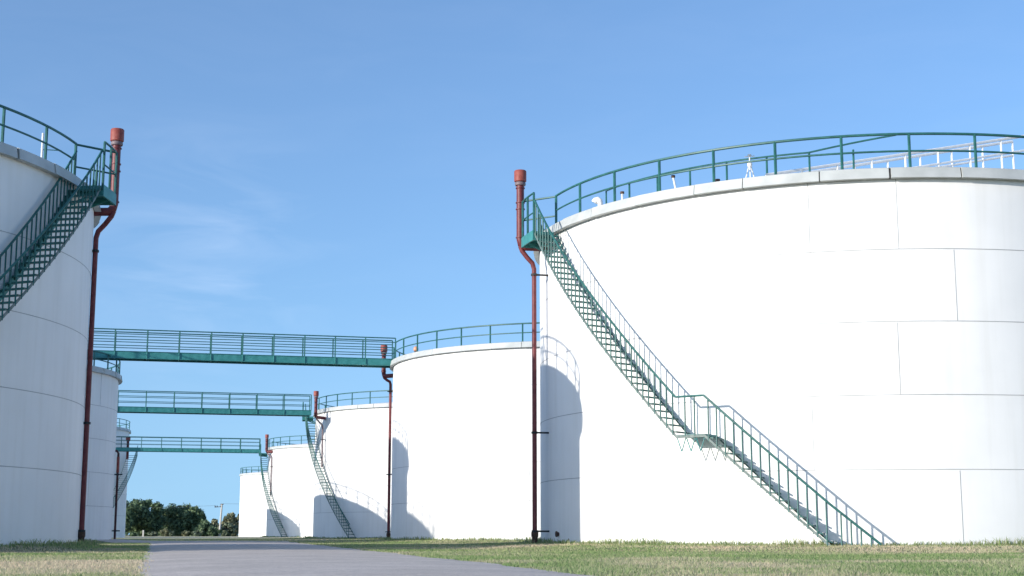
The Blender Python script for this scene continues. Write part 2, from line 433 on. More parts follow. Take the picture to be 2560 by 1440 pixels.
# ------------------------------------------------------------------ CAMERA
cam = bpy.data.cameras.new('camera'); co = bpy.data.objects.new('camera', cam); COL.objects.link(co)
cam.sensor_width = 36; cam.lens = 3616.6 / 2560 * 36; cam.clip_end = 6000; cam.clip_start = .05
co.location = (0, 0, .248); co.rotation_euler = (PI / 2 + .169, 0, 0); S.camera = co
def unproj(x, y, D):
    u = (x - 1280) / 3616.6; v = (720 - y) / 3616.6; c, s_ = math.cos(.169), math.sin(.169)
    d = (u, c - v * s_, s_ + v * c); k = D / d[1]
    return Vector((d[0] * k, D, d[2] * k + .248))

# ------------------------------------------------------------------ remaining pipes
vent_pipe((-6.88, 77.2), (-6.50, 77.2), P(T[1], R0, -178, 0)[:2], 'red vent pipe rising behind the nearest footbridge at the second sunlit tank', ztop=10.3, zel=8.62, zlo=8.26, rl=.075, clamps=(7.8, 3.4, .4))
vent_pipe((-14.05, 103.6), (-13.60, 104.15), P(T[2], R0, -150.5, 0)[:2], 'red vent pipe over the middle footbridge, its thin downpipe ending at the staircase', ztop=10.42, zel=8.55, zlo=7.95, zb=5.0, rl=.06, low='mauve', foot=False, clamps=(7.0,))
vent_pipe((-25.5, 151.0), (-24.86, 150.4), P(T[3], R0, -152.8, 0)[:2], 'small red vent pipe at the right end of the farthest footbridge', ztop=10.55, zel=8.75, zlo=8.1, zb=4.2, ru=.14, rl=.07, low='mauve', foot=False, clamps=(7.2,))
tq = thing('vent_pipe', (-40.0, 149.1, 0), 'short red vent pipe at the left end of the farthest footbridge', 'pipe', 'red vent pipes beside the tanks')
m = MB(); m.tube([(-39.4, 149.0, 9.8), (-39.4, 149.0, 8.3), (-39.4, 149.0, 7.9)], .13, 12); m.build('riser', M['red'], tq)
m = MB(); m.lathe((-39.4, 149.0), [(.01, 10.18), (.2, 10.16), (.23, 10.1), (.23, 9.78), (.15, 9.72)], 16); m.build('cap', M['cap'], tq)
M['oxblood'] = paint('dark brown red paint', (.05, .016, .016), (.09, .026, .024), .6, 8)
dx, dy = -20.24, 74.78
tq = thing('drain_pipe', (dx, dy, 0), 'dark red drain pipe running down the edge of the second left tank', 'pipe')
m = MB(); m.tube([(dx - .30, dy - .07, 4.52), (dx - .08, dy - .02, 4.5), (dx, dy, 4.38), (dx, dy, -.05)], .058, 10); m.build('downpipe', M['oxblood'], tq)
m = MB(); m.tube([(dx, dy, 3.4), (dx, dy, 4.2)], .075, 10); m.build('sleeve', M['cap'], tq)
for z in (3.3, .45):
    m = MB(); m.tube([(dx, dy, z - .04), (dx, dy, z + .04)], .085, 10); m.beam((dx - .35, dy - .1, z), (dx + .25, dy, z), .05, .06); m.build('clamp', M['dark'], tq)

# ------------------------------------------------------------------ fittings on the roof of the near tank
C = T[0]
def roofz(x, y, C=C): return H0 + .235 + 1.25 * (1 - min(1, math.hypot(x - C[0], y - C[1]) / (R0 + .1)))
V = Vector
# white handrail of the roof walk
t = thing('roof_handrail', (10.2, 38.5, roofz(10.2, 38.5)), 'white double handrail climbing over the roof of the nearest tank', 'handrail')
A = V((6.6, 36.55)); B = V((14.9, 40.2)); NW = 8
for off, nm in ((0, 'near'), (.75, 'far')):
    d2 = (B - A).normalized(); sd = V((-d2.y, d2.x)) * off
    zr = lambda k: 9.46 + 2.1 * k
    g = MB()
    for h, r in ((0, .04), (-.42, .032)):
        g.tube([((A.lerp(B, k) + sd).x, (A.lerp(B, k) + sd).y, zr(k) + h) for k in [i / 10 for i in range(11)]], r, 6)
    go = g.build('rail', M['white'], t)
    for i in range(NW + 1):
        k = i / NW; q = A.lerp(B, k) + sd; m = MB()
        m.tube([(q.x, q.y, roofz(q.x, q.y) - .05), (q.x, q.y, zr(k))], .03, 6); m.build('post', M['white'], go)
# inner green rail round the roof walkway
t = thing('walkway_railing', P(C, R0 - .75, -115, roofz(*P(C, R0 - .75, -115, 0)[:2])), 'low green inner railing on the roof of the nearest tank, behind its outer guard rail', 'railing')
rw = R0 - .75; zb = roofz(*P(C, rw, 0, 0)[:2])
g = MB(); g.tube([P(C, rw, -151.5 + i, zb + .02) for i in (0,)] + [P(C, rw, -151.5, zb + .60)] + [P(C, rw, -151.5 + 57 * i / 24, zb + .62 + max(0, i - 18) * .058) for i in range(1, 25)], .024, 6)
go = g.build('rail', M['green'], t)
for i in range(1, 8):
    m = MB(); a = -151.5 + 50 * i / 7; m.tube([P(C, rw, a, zb - .03), P(C, rw, a, zb + .62)], .028, 6); m.build('post', M['green'], go)
# hooded vent
def hooded_vent(x, y, z, label, s=1., face=2.6):
    t = thing('hooded_vent', (x, y, z), label, 'vent'); ca, sa = math.cos(face), math.sin(face)
    m = MB(); pts = [(0, 0), (0, .18), (.02, .27), (.09, .33), (.17, .31), (.22, .24)]
    m.tube([(x + a * s * ca, y + a * s * sa, z + b * s) for a, b in pts], [.09 * s, .09 * s, .095 * s, .10 * s, .11 * s, .125 * s], 12); m.build('hood', M['white'], t)
    m = MB(); m.tube([(x + .218 * s * ca, y + .218 * s * sa, z + .244 * s), (x + .226 * s * ca, y + .226 * s * sa, z + .232 * s)], .10 * s, 12); m.build('screen', M['dark'], t)
    m = MB(); m.lathe((x, y), [(.15 * s, z - .03), (.15 * s, z + .03), (.09 * s, z + .05)], 14); m.build('flange', M['steel'], t)
hx, hy = P(C, R0 - .12, -147.6, 0)[:2]; hooded_vent(hx, hy, H0 + .24, 'white hooded vent on the left rim of the nearest tank roof', .82)
# capped pipe stubs and leaning post
def roof_post(a, h, label, lean=0., cap=True, r=.03):
    x, y = P(C, R0 - .15, a, 0)[:2]; z = H0 + .25
    t = thing('vent_post', (x, y, z), label, 'post'); m = MB(); m.tube([(x, y, z - .04), (x - lean, y, z + h)], r, 8); m.build('shaft', M['white'], t)
    if cap: m = MB(); m.tube([(x - lean, y, z + h - .01), (x - lean, y, z + h + .05)], r * 1.9, 10); m.build('cap', M['rust'], t)
roof_post(-142.0, .25, 'short white post with a dark cap, near the hooded vent on the tank rim')
roof_post(-130.4, .36, 'leaning white post on the roof rim of the nearest tank', .075, r=.028)
roof_post(-122.9, .07, 'tiny capped stub on the roof rim of the nearest tank', r=.035)
# weather mast
x, y = P(C, R0 - .5, -118.2, 0)[:2]; z = roofz(x, y)
t = thing('weather_mast', (x, y, z), 'white instrument mast on splayed legs behind the rail of the nearest tank', 'mast')
for q in range(3):
    a = 2 * PI * q / 3 + .4; m = MB(); m.tube([(x + .16 * math.cos(a), y + .16 * math.sin(a), z - .03), (x + .02 * math.cos(a), y + .02 * math.sin(a), z + .42)], .017, 6); m.build('leg', M['white'], t)
m = MB(); m.lathe((x, y), [(.01, z + .36), (.06, z + .37), (.065, z + .46), (.03, z + .49), (.018, z + .50), (.018, z + .66), (.05, z + .665), (.05, z + .70), (.01, z + .71)], 12); m.build('head', M['white'], t)
m = MB(); m.beam((x - .13, y, z + .64), (x + .13, y, z + .66), .02, .02); m.build('crossarm', M['white'], t)
# beacon on the second tank
x, y = P(T[1], R0 - .1, -148.5, 0)[:2]; z = H0 + .25
t = thing('beacon_lamp', (x, y, z), 'small orange lamp on the left rim of the second sunlit tank', 'lamp')
m = MB(); m.lathe((x, y), [(.10, z - .02), (.10, z + .06), (.05, z + .09)], 12); m.build('base', M['dark'], t)
m = MB(); m.lathe((x, y), [(.05, z + .07), (.12, z + .12), (.13, z + .22), (.08, z + .31), (.01, z + .33)], 14); m.build('lens', M['lamp'], t)
x, y = P(LT[0], R0 - .4, -9.3, 0)[:2]
t = tag(None or bpy.data.objects.new('sampling_pole', None), 'thin white pole behind the guard rail of the shaded left tank', 'pole'); COL.objects.link(t); t.location = (x, y, H0 + .3); t['_o'] = (x, y, H0 + .3)
m = MB(); m.tube([(x, y, H0 + .2), (x, y, H0 + 1.12)], .028, 8); m.build('shaft', M['white'], t)
m = MB(); m.beam((x, y, H0 + .70), (x + .45, y + .1, H0 + .70), .02, .02); m.build('arm', M['green'], t)

# ------------------------------------------------------------------ ground
xs = np.concatenate([-np.geomspace(3200, 75, 16), np.arange(-74, 40, 1.2), np.geomspace(41, 3200, 16)])
ys = np.concatenate([-np.geomspace(1500, 12, 10), np.arange(-11, 130, 1.2), np.geomspace(131, 4200, 34)])
X, Y = np.meshgrid(xs, ys); Zg = gz(X, Y)
near = np.exp(-((X + 8) ** 2 + (Y - 30) ** 2) / 60 ** 2)
Zg = Zg + near * .012 * (np.sin(X * 1.3 + Y * .7) + np.sin(Y * 1.9 - X * .6)) * .5 - .012
nx, ny = len(xs), len(ys)
me = bpy.data.meshes.new('ground'); vv = np.stack([X.ravel(), Y.ravel(), Zg.ravel()], 1)
idx = np.arange(nx * ny).reshape(ny, nx)
ff = np.stack([idx[:-1, :-1].ravel(), idx[:-1, 1:].ravel(), idx[1:, 1:].ravel(), idx[1:, :-1].ravel()], 1)
me.from_pydata(vv.tolist(), [], ff.tolist()); me.polygons.foreach_set('use_smooth', [True] * len(me.polygons))
go = bpy.data.objects.new('ground', me); COL.objects.link(go); tag(go, None, None, kind='structure'); go['label'] = 'flat grassy ground with dry tan patches'
m, nt, b = newmat('dry turf soil'); N = nt.nodes.new; L = nt.links.new
tc = N('ShaderNodeTexCoord'); n1 = N('ShaderNodeTexNoise'); n1.inputs['Scale'].default_value = .35; n1.inputs['Detail'].default_value = 8
n2 = N('ShaderNodeTexNoise'); n2.inputs['Scale'].default_value = 9; n2.inputs['Detail'].default_value = 6
r1 = N('ShaderNodeValToRGB'); r1.color_ramp.elements[0].position = .4; r1.color_ramp.elements[1].position = .6
r1.color_ramp.elements[0].color = (.17, .20, .10, 1); r1.color_ramp.elements[1].color = (.42, .34, .22, 1)
mx = N('ShaderNodeMix'); mx.data_type = 'RGBA'; mx.blend_type = 'MULTIPLY'; mx.inputs[0].default_value = .6
r2 = N('ShaderNodeValToRGB'); r2.color_ramp.elements[0].color = (.45, .45, .4, 1); r2.color_ramp.elements[1].color = (1.15, 1.15, 1.1, 1)
L(tc.outputs['Object'], n1.inputs['Vector']); L(tc.outputs['Object'], n2.inputs['Vector']); L(n1.outputs['Fac'], r1.inputs[0]); L(n2.outputs['Fac'], r2.inputs[0])
L(r1.outputs[0], mx.inputs[6]); L(r2.outputs[0], mx.inputs[7]); L(mx.outputs[2], b.inputs['Base Color']); b.inputs['Roughness'].default_value = .95; b.inputs['Specular IOR Level'].default_value = .1
me.materials.append(m)

# pale dry field between the last tanks and the trees
fm = paint('dry straw field', (.46, .42, .27), (.66, .60, .42), .95, .25, lo=.3, hi=.7, spec=.1)
fv = []; ff_ = []
for i, d_ in enumerate(np.arange(112, 268, 4.)):
    for j, s_ in enumerate(np.linspace(-26, 40, 12)):
        wob = .8 * math.sin(d_ * .3 + j) if 0 < j < 11 else 0
        x = NV[0] * s_ + DV[0] * d_; y = NV[1] * s_ + DV[1] * d_; fv.append((x, y, float(gz(x, y)) + .012 + .004 * math.sin(j * 2.1 + d_)))
nr = len(fv) // 12
for i in range(nr - 1):
    for j in range(11): ff_.append((i * 12 + j, i * 12 + j + 1, i * 12 + 13 + j, i * 12 + 12 + j))
me = bpy.data.meshes.new('field'); me.from_pydata(fv, [], ff_); me.materials.append(fm); fo = bpy.data.objects.new('field', me); COL.objects.link(fo); tag(fo, None, None, kind='structure'); fo['label'] = 'pale strip of dry field in front of the trees'

# road: one strip between wandering edges
def edge_l(d): return -.12 + .0045 * d + .022 * math.sin(d * .9) + .012 * math.sin(d * 2.3 + 1)
def edge_r(d): return 4.12 + .052 * (d - 12) + .07 * math.sin(d * .6 + 2) + .04 * math.sin(d * 1.7)
rv = []; rf = []; dd = np.arange(-12, 84, .5); nn = 9
for i, d in enumerate(dd):
    a, c = edge_l(d), edge_r(d)
    if d > 70: a -= (d - 70) ** 1.6 * .35
    for j in range(nn):
        k = j / (nn - 1); s = a + (c - a) * k
        x = NV[0] * s + DV[0] * d; y = NV[1] * s + DV[1] * d
        rv.append((x, y, float(gz(x, y)) + .012 + .025 * (1 - (2 * k - 1) ** 2) - (.016 if j in (0, nn - 1) else 0)))
for i in range(len(dd) - 1):
    for j in range(nn - 1): rf.append((i * nn + j, i * nn + j + 1, (i + 1) * nn + j + 1, (i + 1) * nn + j))
me = bpy.data.meshes.new('road'); me.from_pydata(rv, [], rf); me.polygons.foreach_set('use_smooth', [True] * len(me.polygons))
ro = bpy.data.objects.new('road', me); COL.objects.link(ro); tag(ro, None, None, kind='structure'); ro['label'] = 'narrow grey asphalt road running between the tank rows'
m, nt, b = newmat('worn asphalt'); N = nt.nodes.new; L = nt.links.new
tc = N('ShaderNodeTexCoord'); n1 = N('ShaderNodeTexNoise'); n1.inputs['Scale'].default_value = .8; n1.inputs['Detail'].default_value = 8
n2 = N('ShaderNodeTexNoise'); n2.inputs['Scale'].default_value = 14; n2.inputs['Detail'].default_value = 7; n2.inputs['Roughness'].default_value = .75
v1 = N('ShaderNodeTexVoronoi'); v1.inputs['Scale'].default_value = 38
r1 = N('ShaderNodeValToRGB'); r1.color_ramp.elements[0].position = .32; r1.color_ramp.elements[1].position = .7
r1.color_ramp.elements[0].color = (.54, .475, .415, 1); r1.color_ramp.elements[1].color = (.67, .595, .53, 1)
r2 = N('ShaderNodeValToRGB'); r2.color_ramp.elements[0].position = .25; r2.color_ramp.elements[1].position = .75
r2.color_ramp.elements[0].color = (.5, .5, .52, 1); r2.color_ramp.elements[1].color = (1.32, 1.31, 1.29, 1)
mx = N('ShaderNodeMix'); mx.data_type = 'RGBA'; mx.blend_type = 'MULTIPLY'; mx.inputs[0].default_value = .8
bp = N('ShaderNodeBump'); bp.inputs['Strength'].default_value = .5; bp.inputs['Distance'].default_value = .012
L(tc.outputs['Object'], n1.inputs['Vector']); L(tc.outputs['Object'], n2.inputs['Vector']); L(tc.outputs['Object'], v1.inputs['Vector'])
L(n1.outputs['Fac'], r1.inputs[0]); L(n2.outputs['Fac'], r2.inputs[0]); L(r1.outputs[0], mx.inputs[6]); L(r2.outputs[0], mx.inputs[7])
L(mx.outputs[2], b.inputs['Base Color']); L(v1.outputs['Distance'], bp.inputs['Height']); L(bp.outputs[0], b.inputs['Normal'])
b.inputs['Roughness'].default_value = .9; b.inputs['Specular IOR Level'].default_value = .2
me.materials.append(m)

# ------------------------------------------------------------------ grass blades
def vnoise(x, y, sc, seed):
    r = np.random.default_rng(seed); g = r.random((64, 64))
    u = x / sc; v = y / sc; i = np.floor(u).astype(int); j = np.floor(v).astype(int); fu = u - i; fv = v - j
    fu = fu * fu * (3 - 2 * fu); fv = fv * fv * (3 - 2 * fv)
    a = g[i % 64, j % 64]; b_ = g[(i + 1) % 64, j % 64]; c = g[i % 64, (j + 1) % 64]; d = g[(i + 1) % 64, (j + 1) % 64]
    return (a * (1 - fu) + b_ * fu) * (1 - fv) + (c * (1 - fu) + d * fu) * fv
def scatter(y0, y1, n):
    y = rng.random(n) * (y1 - y0) + y0
    x = (rng.random(n) * 2 - 1) * (y * .40 + .4); return x, y
px, py = [], []
for y0, y1, dens in ((6.5, 14, 900), (14, 25, 420), (25, 42, 190), (42, 70, 95), (70, 120, 22)):
    area = (y1 - y0) * (y0 + y1) / 2 * .8; a, c = scatter(y0, y1, int(area * dens)); px.append(a); py.append(c)
# taller fringe at the foot of every visible wall and along the road edges
for (cx, cy), R, a0, a1, n in ((T[0], R0, -185, -70, 5200), (T[1], R0, -185, -95, 1800), (T[2], R0, -185, -110, 1300), (T[3], R0, -185, -120, 700), (LT[0], R0, -75, 25, 3600), (LT[1], 8.67, -30, 25, 500)):
    a = np.radians(rng.random(n) * (a1 - a0) + a0); r = R + .05 + np.abs(rng.normal(0, .22, n)); px.append(cx + r * np.cos(a)); py.append(cy + r * np.sin(a))
nfr = sum(len(a) for a in px[5:])
px = np.concatenate(px); py = np.concatenate(py); n0 = len(px) - nfr
s = px * NV[0] + py * NV[1]; d = px * DV[0] + py * DV[1]
el = -.12 + .0045 * d + .022 * np.sin(d * .9) + .012 * np.sin(d * 2.3 + 1); er = 4.12 + .052 * (d - 12) + .07 * np.sin(d * .6 + 2) + .04 * np.sin(d * 1.7)
el = np.where(d > 70, el - (np.maximum(d - 70, 0)) ** 1.6 * .35, el)
jit = rng.normal(0, .05, len(px))
keep = ((s < el + .03 + jit) | (s > er - .03 + jit) | (d > 84))
for (cx, cy), R in [(t_, R0) for t_ in T] + list(zip(LT, LR)): keep &= np.hypot(px - cx, py - cy) > R + .02
fr = np.zeros(len(px), bool); fr[n0:] = True
px, py, fr, s, d = px[keep], py[keep], fr[keep], s[keep], d[keep]
n = len(px); dist = np.hypot(px, py)
dry = vnoise(px, py, 2.6, 3) * .6 + vnoise(px, py, .8, 4) * .4
tuft = vnoise(px, py, .55, 9)
h = (.016 + .018 * tuft + .012 * rng.random(n)) * (1 + .4 * rng.normal(0, .35, n).clip(-1, 1.6))
h = np.where(fr, (.04 + .12 * rng.random(n) ** 2.4) * (.5 + vnoise(px, py, .9, 12)), h)
h = h * np.where(s > 5, 1.12, 1.0)
wd = (.0035 + .00030 * dist) * (.7 + .6 * rng.random(n)); wd = np.where(fr, wd * .75, wd)
az = rng.random(n) * 2 * PI; lx, ly = rng.normal(0, .45, n) * h, rng.normal(0, .45, n) * h
zz = gz(px, py) - .018
ux, uy = np.cos(az) * wd, np.sin(az) * wd
Vv = np.empty((n, 5, 3))
Vv[:, 0] = np.stack([px - ux, py - uy, zz], 1); Vv[:, 1] = np.stack([px + ux, py + uy, zz], 1)
Vv[:, 2] = np.stack([px + ux * .7 + lx * .35, py + uy * .7 + ly * .35, zz + h * .6], 1); Vv[:, 3] = np.stack([px - ux * .7 + lx * .35, py - uy * .7 + ly * .35, zz + h * .6], 1)
Vv[:, 4] = np.stack([px + lx, py + ly, zz + h + .01], 1)
base = (np.arange(n) * 5)[:, None]
lv = np.concatenate([base + np.array([[0, 1, 2, 3]]), base + np.array([[3, 2, 4]])], 1).ravel()
me = bpy.data.meshes.new('grass'); me.vertices.add(n * 5); me.vertices.foreach_set('co', Vv.ravel())
me.loops.add(n * 7); me.loops.foreach_set('vertex_index', lv.astype(np.int32)); me.polygons.add(n * 2)
ls = np.empty(n * 2, np.int32); ls[0::2] = np.arange(n) * 7; ls[1::2] = np.arange(n) * 7 + 4
me.polygons.foreach_set('loop_start', ls); me.update(calc_edges=True)
green1 = np.array([.15, .27, .085]); green2 = np.array([.41, .48, .22]); tan = np.array([.74, .59, .43]); pale = np.array([.58, .56, .39])
k = rng.random(n)[:, None]; cg = green1 * (1 - k) + green2 * k
band = np.exp(-((d - 20.2 - .25 * s) / 2.8) ** 2) * (s < 1)      # dry worn belt on the left verge
band2 = np.exp(-((np.hypot(px - T[0][0], py - T[0][1]) - R0 - 2.2) / 1.3) ** 2) * (px > 2)
pd = np.clip((dry - .46) * 2.0 + band * .9 + band2 * .5 + rng.normal(0, .2, n) + .10, 0, 1)[:, None]
k2 = rng.random(n)[:, None]; ct = tan * (1 - k2 * .6) + pale * k2 * .6
colr = cg * (1 - pd) + ct * pd
colr = np.where(fr[:, None], cg * .9 + (ct - cg) * (rng.random(n)[:, None] ** 3 * .6), colr)
at_ = me.attributes.new('blade', 'FLOAT_COLOR', 'FACE'); fc = np.ones((n * 2, 4), np.float32); fc[0::2, :3] = colr; fc[1::2, :3] = colr
at_.data.foreach_set('color', fc.ravel())
m, nt, b = newmat('grass blades'); an = nt.nodes.new('ShaderNodeAttribute'); an.attribute_name = 'blade'
nt.links.new(an.outputs['Color'], b.inputs['Base Color']); b.inputs['Roughness'].default_value = .7; b.inputs['Specular IOR Level'].default_value = .2
tr = nt.nodes.new('ShaderNodeBsdfTranslucent'); nt.links.new(an.outputs['Color'], tr.inputs['Color'])
ms = nt.nodes.new('ShaderNodeMixShader'); ms.inputs[0].default_value = .5; out = [q for q in nt.nodes if q.type == 'OUTPUT_MATERIAL'][0]
nt.links.new(b.outputs[0], ms.inputs[1]); nt.links.new(tr.outputs[0], ms.inputs[2]); nt.links.new(ms.outputs[0], out.inputs[0])
me.materials.append(m)
gr = bpy.data.objects.new('grass', me); COL.objects.link(gr); tag(gr, 'short mown grass, green and dry tan, growing round the tank feet', 'grass', kind='stuff')
print('blades', n)

# ------------------------------------------------------------------ trees beyond the tanks
def leafmat(name, c1, c2):
    m, nt, b = newmat(name); N = nt.nodes.new; L = nt.links.new
    an = N('ShaderNodeAttribute'); an.attribute_name = 'leaf'; L(an.outputs['Color'], b.inputs['Base Color']); b.inputs['Roughness'].default_value = .6; b.inputs['Specular IOR Level'].default_value = .25
    tr = N('ShaderNodeBsdfTranslucent'); ms = N('ShaderNodeMixShader'); ms.inputs[0].default_value = .3; out = [q for q in nt.nodes if q.type == 'OUTPUT_MATERIAL'][0]
    L(an.outputs['Color'], tr.inputs['Color']); L(b.outputs[0], ms.inputs[1]); L(tr.outputs[0], ms.inputs[2]); L(ms.outputs[0], out.inputs[0])
    m['c'] = list(c1) + list(c2); return m
LM = {'dark': leafmat('dark leaves', (.026, .060, .036), (.27, .37, .19)), 'mid': leafmat('mid leaves', (.032, .070, .040), (.33, .43, .22)),
      'pale': leafmat('olive leaves', (.07, .09, .05), (.46, .45, .27)), 'bush': leafmat('bush leaves', (.04, .07, .05), (.38, .43, .28))}
def leaves(name, clumps, n, size, mat, parent, seed):
    r = np.random.default_rng(seed); tot = sum(c[3] ** 2 for c in clumps); P_, Nn = [], []
    for cx, cy, cz, cr, sq in clumps:
        k = int(n * cr * cr / tot) + 4; v = r.normal(0, 1, (k, 3)); v /= np.linalg.norm(v, axis=1)[:, None]
        q = cr * (r.random(k) ** .38)[:, None] * (1 + .25 * r.normal(0, 1, (k, 1)).clip(-1, 1)); p = v * q * np.array([1, 1, sq]) + np.array([cx, cy, cz]); P_.append(p); Nn.append(v)
    p = np.concatenate(P_); nv = np.concatenate(Nn); ok = p[:, 2] > .05; p = p[ok]; nv = nv[ok]; k = len(p)
    nv = nv + r.normal(0, .55, nv.shape) + np.array([0, 0, .35]); nv /= np.linalg.norm(nv, axis=1)[:, None]
    a = np.cross(nv, r.normal(0, 1, nv.shape)); a /= np.linalg.norm(a, axis=1)[:, None]; b_ = np.cross(nv, a); s_ = size * (.6 + .8 * r.random((k, 1)))
    V4 = np.stack([p - a * s_, p - b_ * s_ * .55, p + a * s_, p + b_ * s_ * .55], 1); og = np.array(parent['_o']); V4 = V4 - og
    me = bpy.data.meshes.new(name); me.vertices.add(k * 4); me.vertices.foreach_set('co', V4.ravel()); me.loops.add(k * 4); me.loops.foreach_set('vertex_index', np.arange(k * 4, dtype=np.int32))
    me.polygons.add(k); me.polygons.foreach_set('loop_start', np.arange(k, dtype=np.int32) * 4); me.update(calc_edges=True)
    cc = np.array(mat['c']); kk = np.clip(r.random(k) * .8 + r.normal(0, .1, k), 0, 1)[:, None]; fc = np.ones((k, 4), np.float32); fc[:, :3] = cc[:3] * (1 - kk) + cc[3:] * kk; at_ = me.attributes.new('leaf', 'FLOAT_COLOR', 'FACE'); at_.data.foreach_set('color', fc.ravel()); me.materials.append(mat)
    o = bpy.data.objects.new(name, me); COL.objects.link(o); o.parent = parent; return o
def tree(x, y, ht, wd, mat, label, seed, trunk=.25, n=5200, low=.25, name='broadleaf_tree', cat='tree', group='trees beyond the tanks', ncl=16, leaf=.30):
    r = random.Random(seed); t = thing(name, (x, y, 0), label, cat, group); cl = []
    m = MB(); m.tube([(x, y, -.1), (x + .1, y, ht * .3), (x + r.uniform(-.2, .2), y, ht * .6), (x, y, ht * .85)], [trunk, trunk * .75, trunk * .5, trunk * .15], 8)
    for i in range(ncl):
        f = (i + .5) / ncl; zz = ht * (low + (.90 - low) * f); spread = wd / 2 * (math.sin(PI * min(1, .22 + .78 * (1 - f))) ** .7) * r.uniform(.55, 1.0) if i < ncl - 1 else 0
        a = i * 2.4 + r.uniform(-.5, .5); cx, cy = x + spread * math.cos(a), y + spread * math.sin(a) * .8
        cr = wd * r.uniform(.13, .22) * (1.1 - .35 * f); cl.append((cx, cy, min(zz, ht - cr * .7), cr, .8))
        m.tube([(x, y, zz * .55 + .1), (x + (cx - x) * .5, y + (cy - y) * .5, zz * .8), (cx, cy, zz)], [trunk * .4, trunk * .25, trunk * .08], 5)
    m.build('trunk', M['bark'], t); leaves('crown', cl, n, leaf, mat, t, seed)
Dt = 270.
def gx(px_, D): return (px_ - 1280) / 3616.6 * D
def tz(y_, D): return unproj(0, y_, D).z
tree(gx(322, 262), 262, tz(1254, 262) + .2, 5.2, LM['dark'], 'dark leafy tree half hidden by the farthest left tank', 21)
tree(gx(377, 268), 268, tz(1254, 268) + .5, 7.4, LM['dark'], 'tallest dark tree in the gap between the tank rows', 22, n=8000, ncl=22, low=.14)
tree(gx(472, 274), 274, tz(1266, 274) + .3, 8.2, LM['mid'], 'broad dark green tree just left of the power pole gap', 23, n=8000, ncl=22, low=.12)
tree(gx(430, 282), 282, tz(1278, 282), 6.0, LM['mid'], 'lower green tree filling the dip between two taller trees', 24, n=4500, low=.12)
tree(gx(520, 268), 268, tz(1300, 268), 3.6, LM['dark'], 'low dark rounded tree right of the broad tree', 25, n=2600, low=.1, ncl=12)
tree(gx(590, 285), 285, tz(1282, 285) + .2, 4.6, LM['pale'], 'olive green tree beside the white tank at the end of the right row', 26, n=4500, low=.1)
tree(gx(545, 288), 288, tz(1298, 288), 3.8, LM['pale'], 'pale olive tree behind the concrete power pole', 27, n=1500, low=.1, ncl=12)
tree(gx(575, 268), 268, tz(1308, 268), 3.4, LM['bush'], 'grey green bush between the power pole and the farthest tank', 28, n=2600, low=.1, ncl=12, name='bush', cat='bush', group='bushes along the tree line')
tree(gx(548, 262), 262, tz(1320, 262), 2.6, LM['dark'], 'low dark bush at the foot of the power pole', 29, n=900, low=.1, ncl=9, name='bush', cat='bush', group='bushes along the tree line')
for i, (bx, by, bw, mt, lb) in enumerate(((425, 1322, 1.6, 'pale', 'pale bush under the two tallest trees'), (438, 1327, 1.5, 'bush', 'small grey green bush beside the pale bush under the tall trees'), (475, 1327, 1.3, 'pale', 'bright light green bush under the broad tree'),
        (505, 1325, 1.9, 'bush', 'blue green bush under the right edge of the broad tree'), (395, 1330, 1.8, 'bush', 'low hedge bush right of the short concrete post'), (345, 1331, 2.2, 'dark', 'low dark bush left of the short concrete post'))):
    tree(gx(bx, 258), 258, tz(by, 258), bw, LM[mt], lb, 40 + i, n=500, low=.12, ncl=7, name='bush', cat='bush', group='bushes along the tree line', trunk=.06, leaf=.2)
# understorey mass far behind, closing the gaps under the crowns
t = thing('hedge', (-62, 292, 0), 'dark hedge closing the view behind the trees', 'hedge')
q = np.random.default_rng(5); leaves('foliage', [(x, 292 + q.normal(0, .6), .9 + q.random() * .9, 1.3, .9) for x in np.linspace(-84, -46, 34)], 12000, .3, LM['dark'], t, 5)
t = tag(MB(), None, None) if False else None
p = thing('marker_post', (gx(371, 256), 256, 0), 'short pale concrete post under the tallest dark tree', 'post'); m = MB(); m.obox((gx(371, 256), 256), (1, 0), (0, 1), .12, .12, -.1, 1.0); m.obox((gx(371, 256), 256), (1, 0), (0, 1), .085, .085, 1.0, 1.06); m.build('shaft', M['concrete'], p)

# power pole and wires
Dp = 262.; xp = gx(562, Dp); zt = tz(1261, Dp)
p = thing('power_pole', (xp, Dp, 0), 'pale concrete power pole rising above the bushes near the farthest tank', 'power pole')
m = MB(); m.tube([(xp - .25, Dp, -.2), (xp + .05, Dp, zt)], [.21, .15], 10); m.build('shaft', M['concrete'], p)
m = MB(); m.beam((xp - 1.25, Dp, zt - .50), (xp + .2, Dp, zt - .38), .09, .10); m.build('crossarm', M['rust'], p)
m = MB(); m.beam((xp - .22, Dp, zt + .03), (xp + .36, Dp, zt + .05), .16, .14); m.build('head_bracket', M['rust'], p)
for dx in (-1.15, -.80, -.18):
    m = MB(); x = xp + dx; m.lathe((x, Dp), [(.03, zt - .5), (.11, zt - .46), (.11, zt - .36), (.05, zt - .34), (.10, zt - .30), (.09, zt - .22), (.01, zt - .2)], 8); m.build('insulator', M['dark'], p)
for i, (a, c, sag, lb) in enumerate((((xp - 1.15, Dp, zt - .2), (xp - 40, Dp + 10, zt - .3), .35, 'thin overhead wire running left from the power pole'),
                               ((xp + .3, Dp, zt + .12), (xp + 32, Dp - 4, zt + 1.2), .4, 'thin overhead wire running right from the power pole to behind the tank'))):
    w = MB(); a = V(a); c = V(c); w.tube([a.lerp(c, k / 16) - V((0, 0, sag * 4 * (k / 16) * (1 - k / 16))) for k in range(17)], .022, 4)
    o = w.build('overhead_wire', M['dark'], None, origin=tuple(a)); tag(o, lb, 'wire', 'overhead wires')

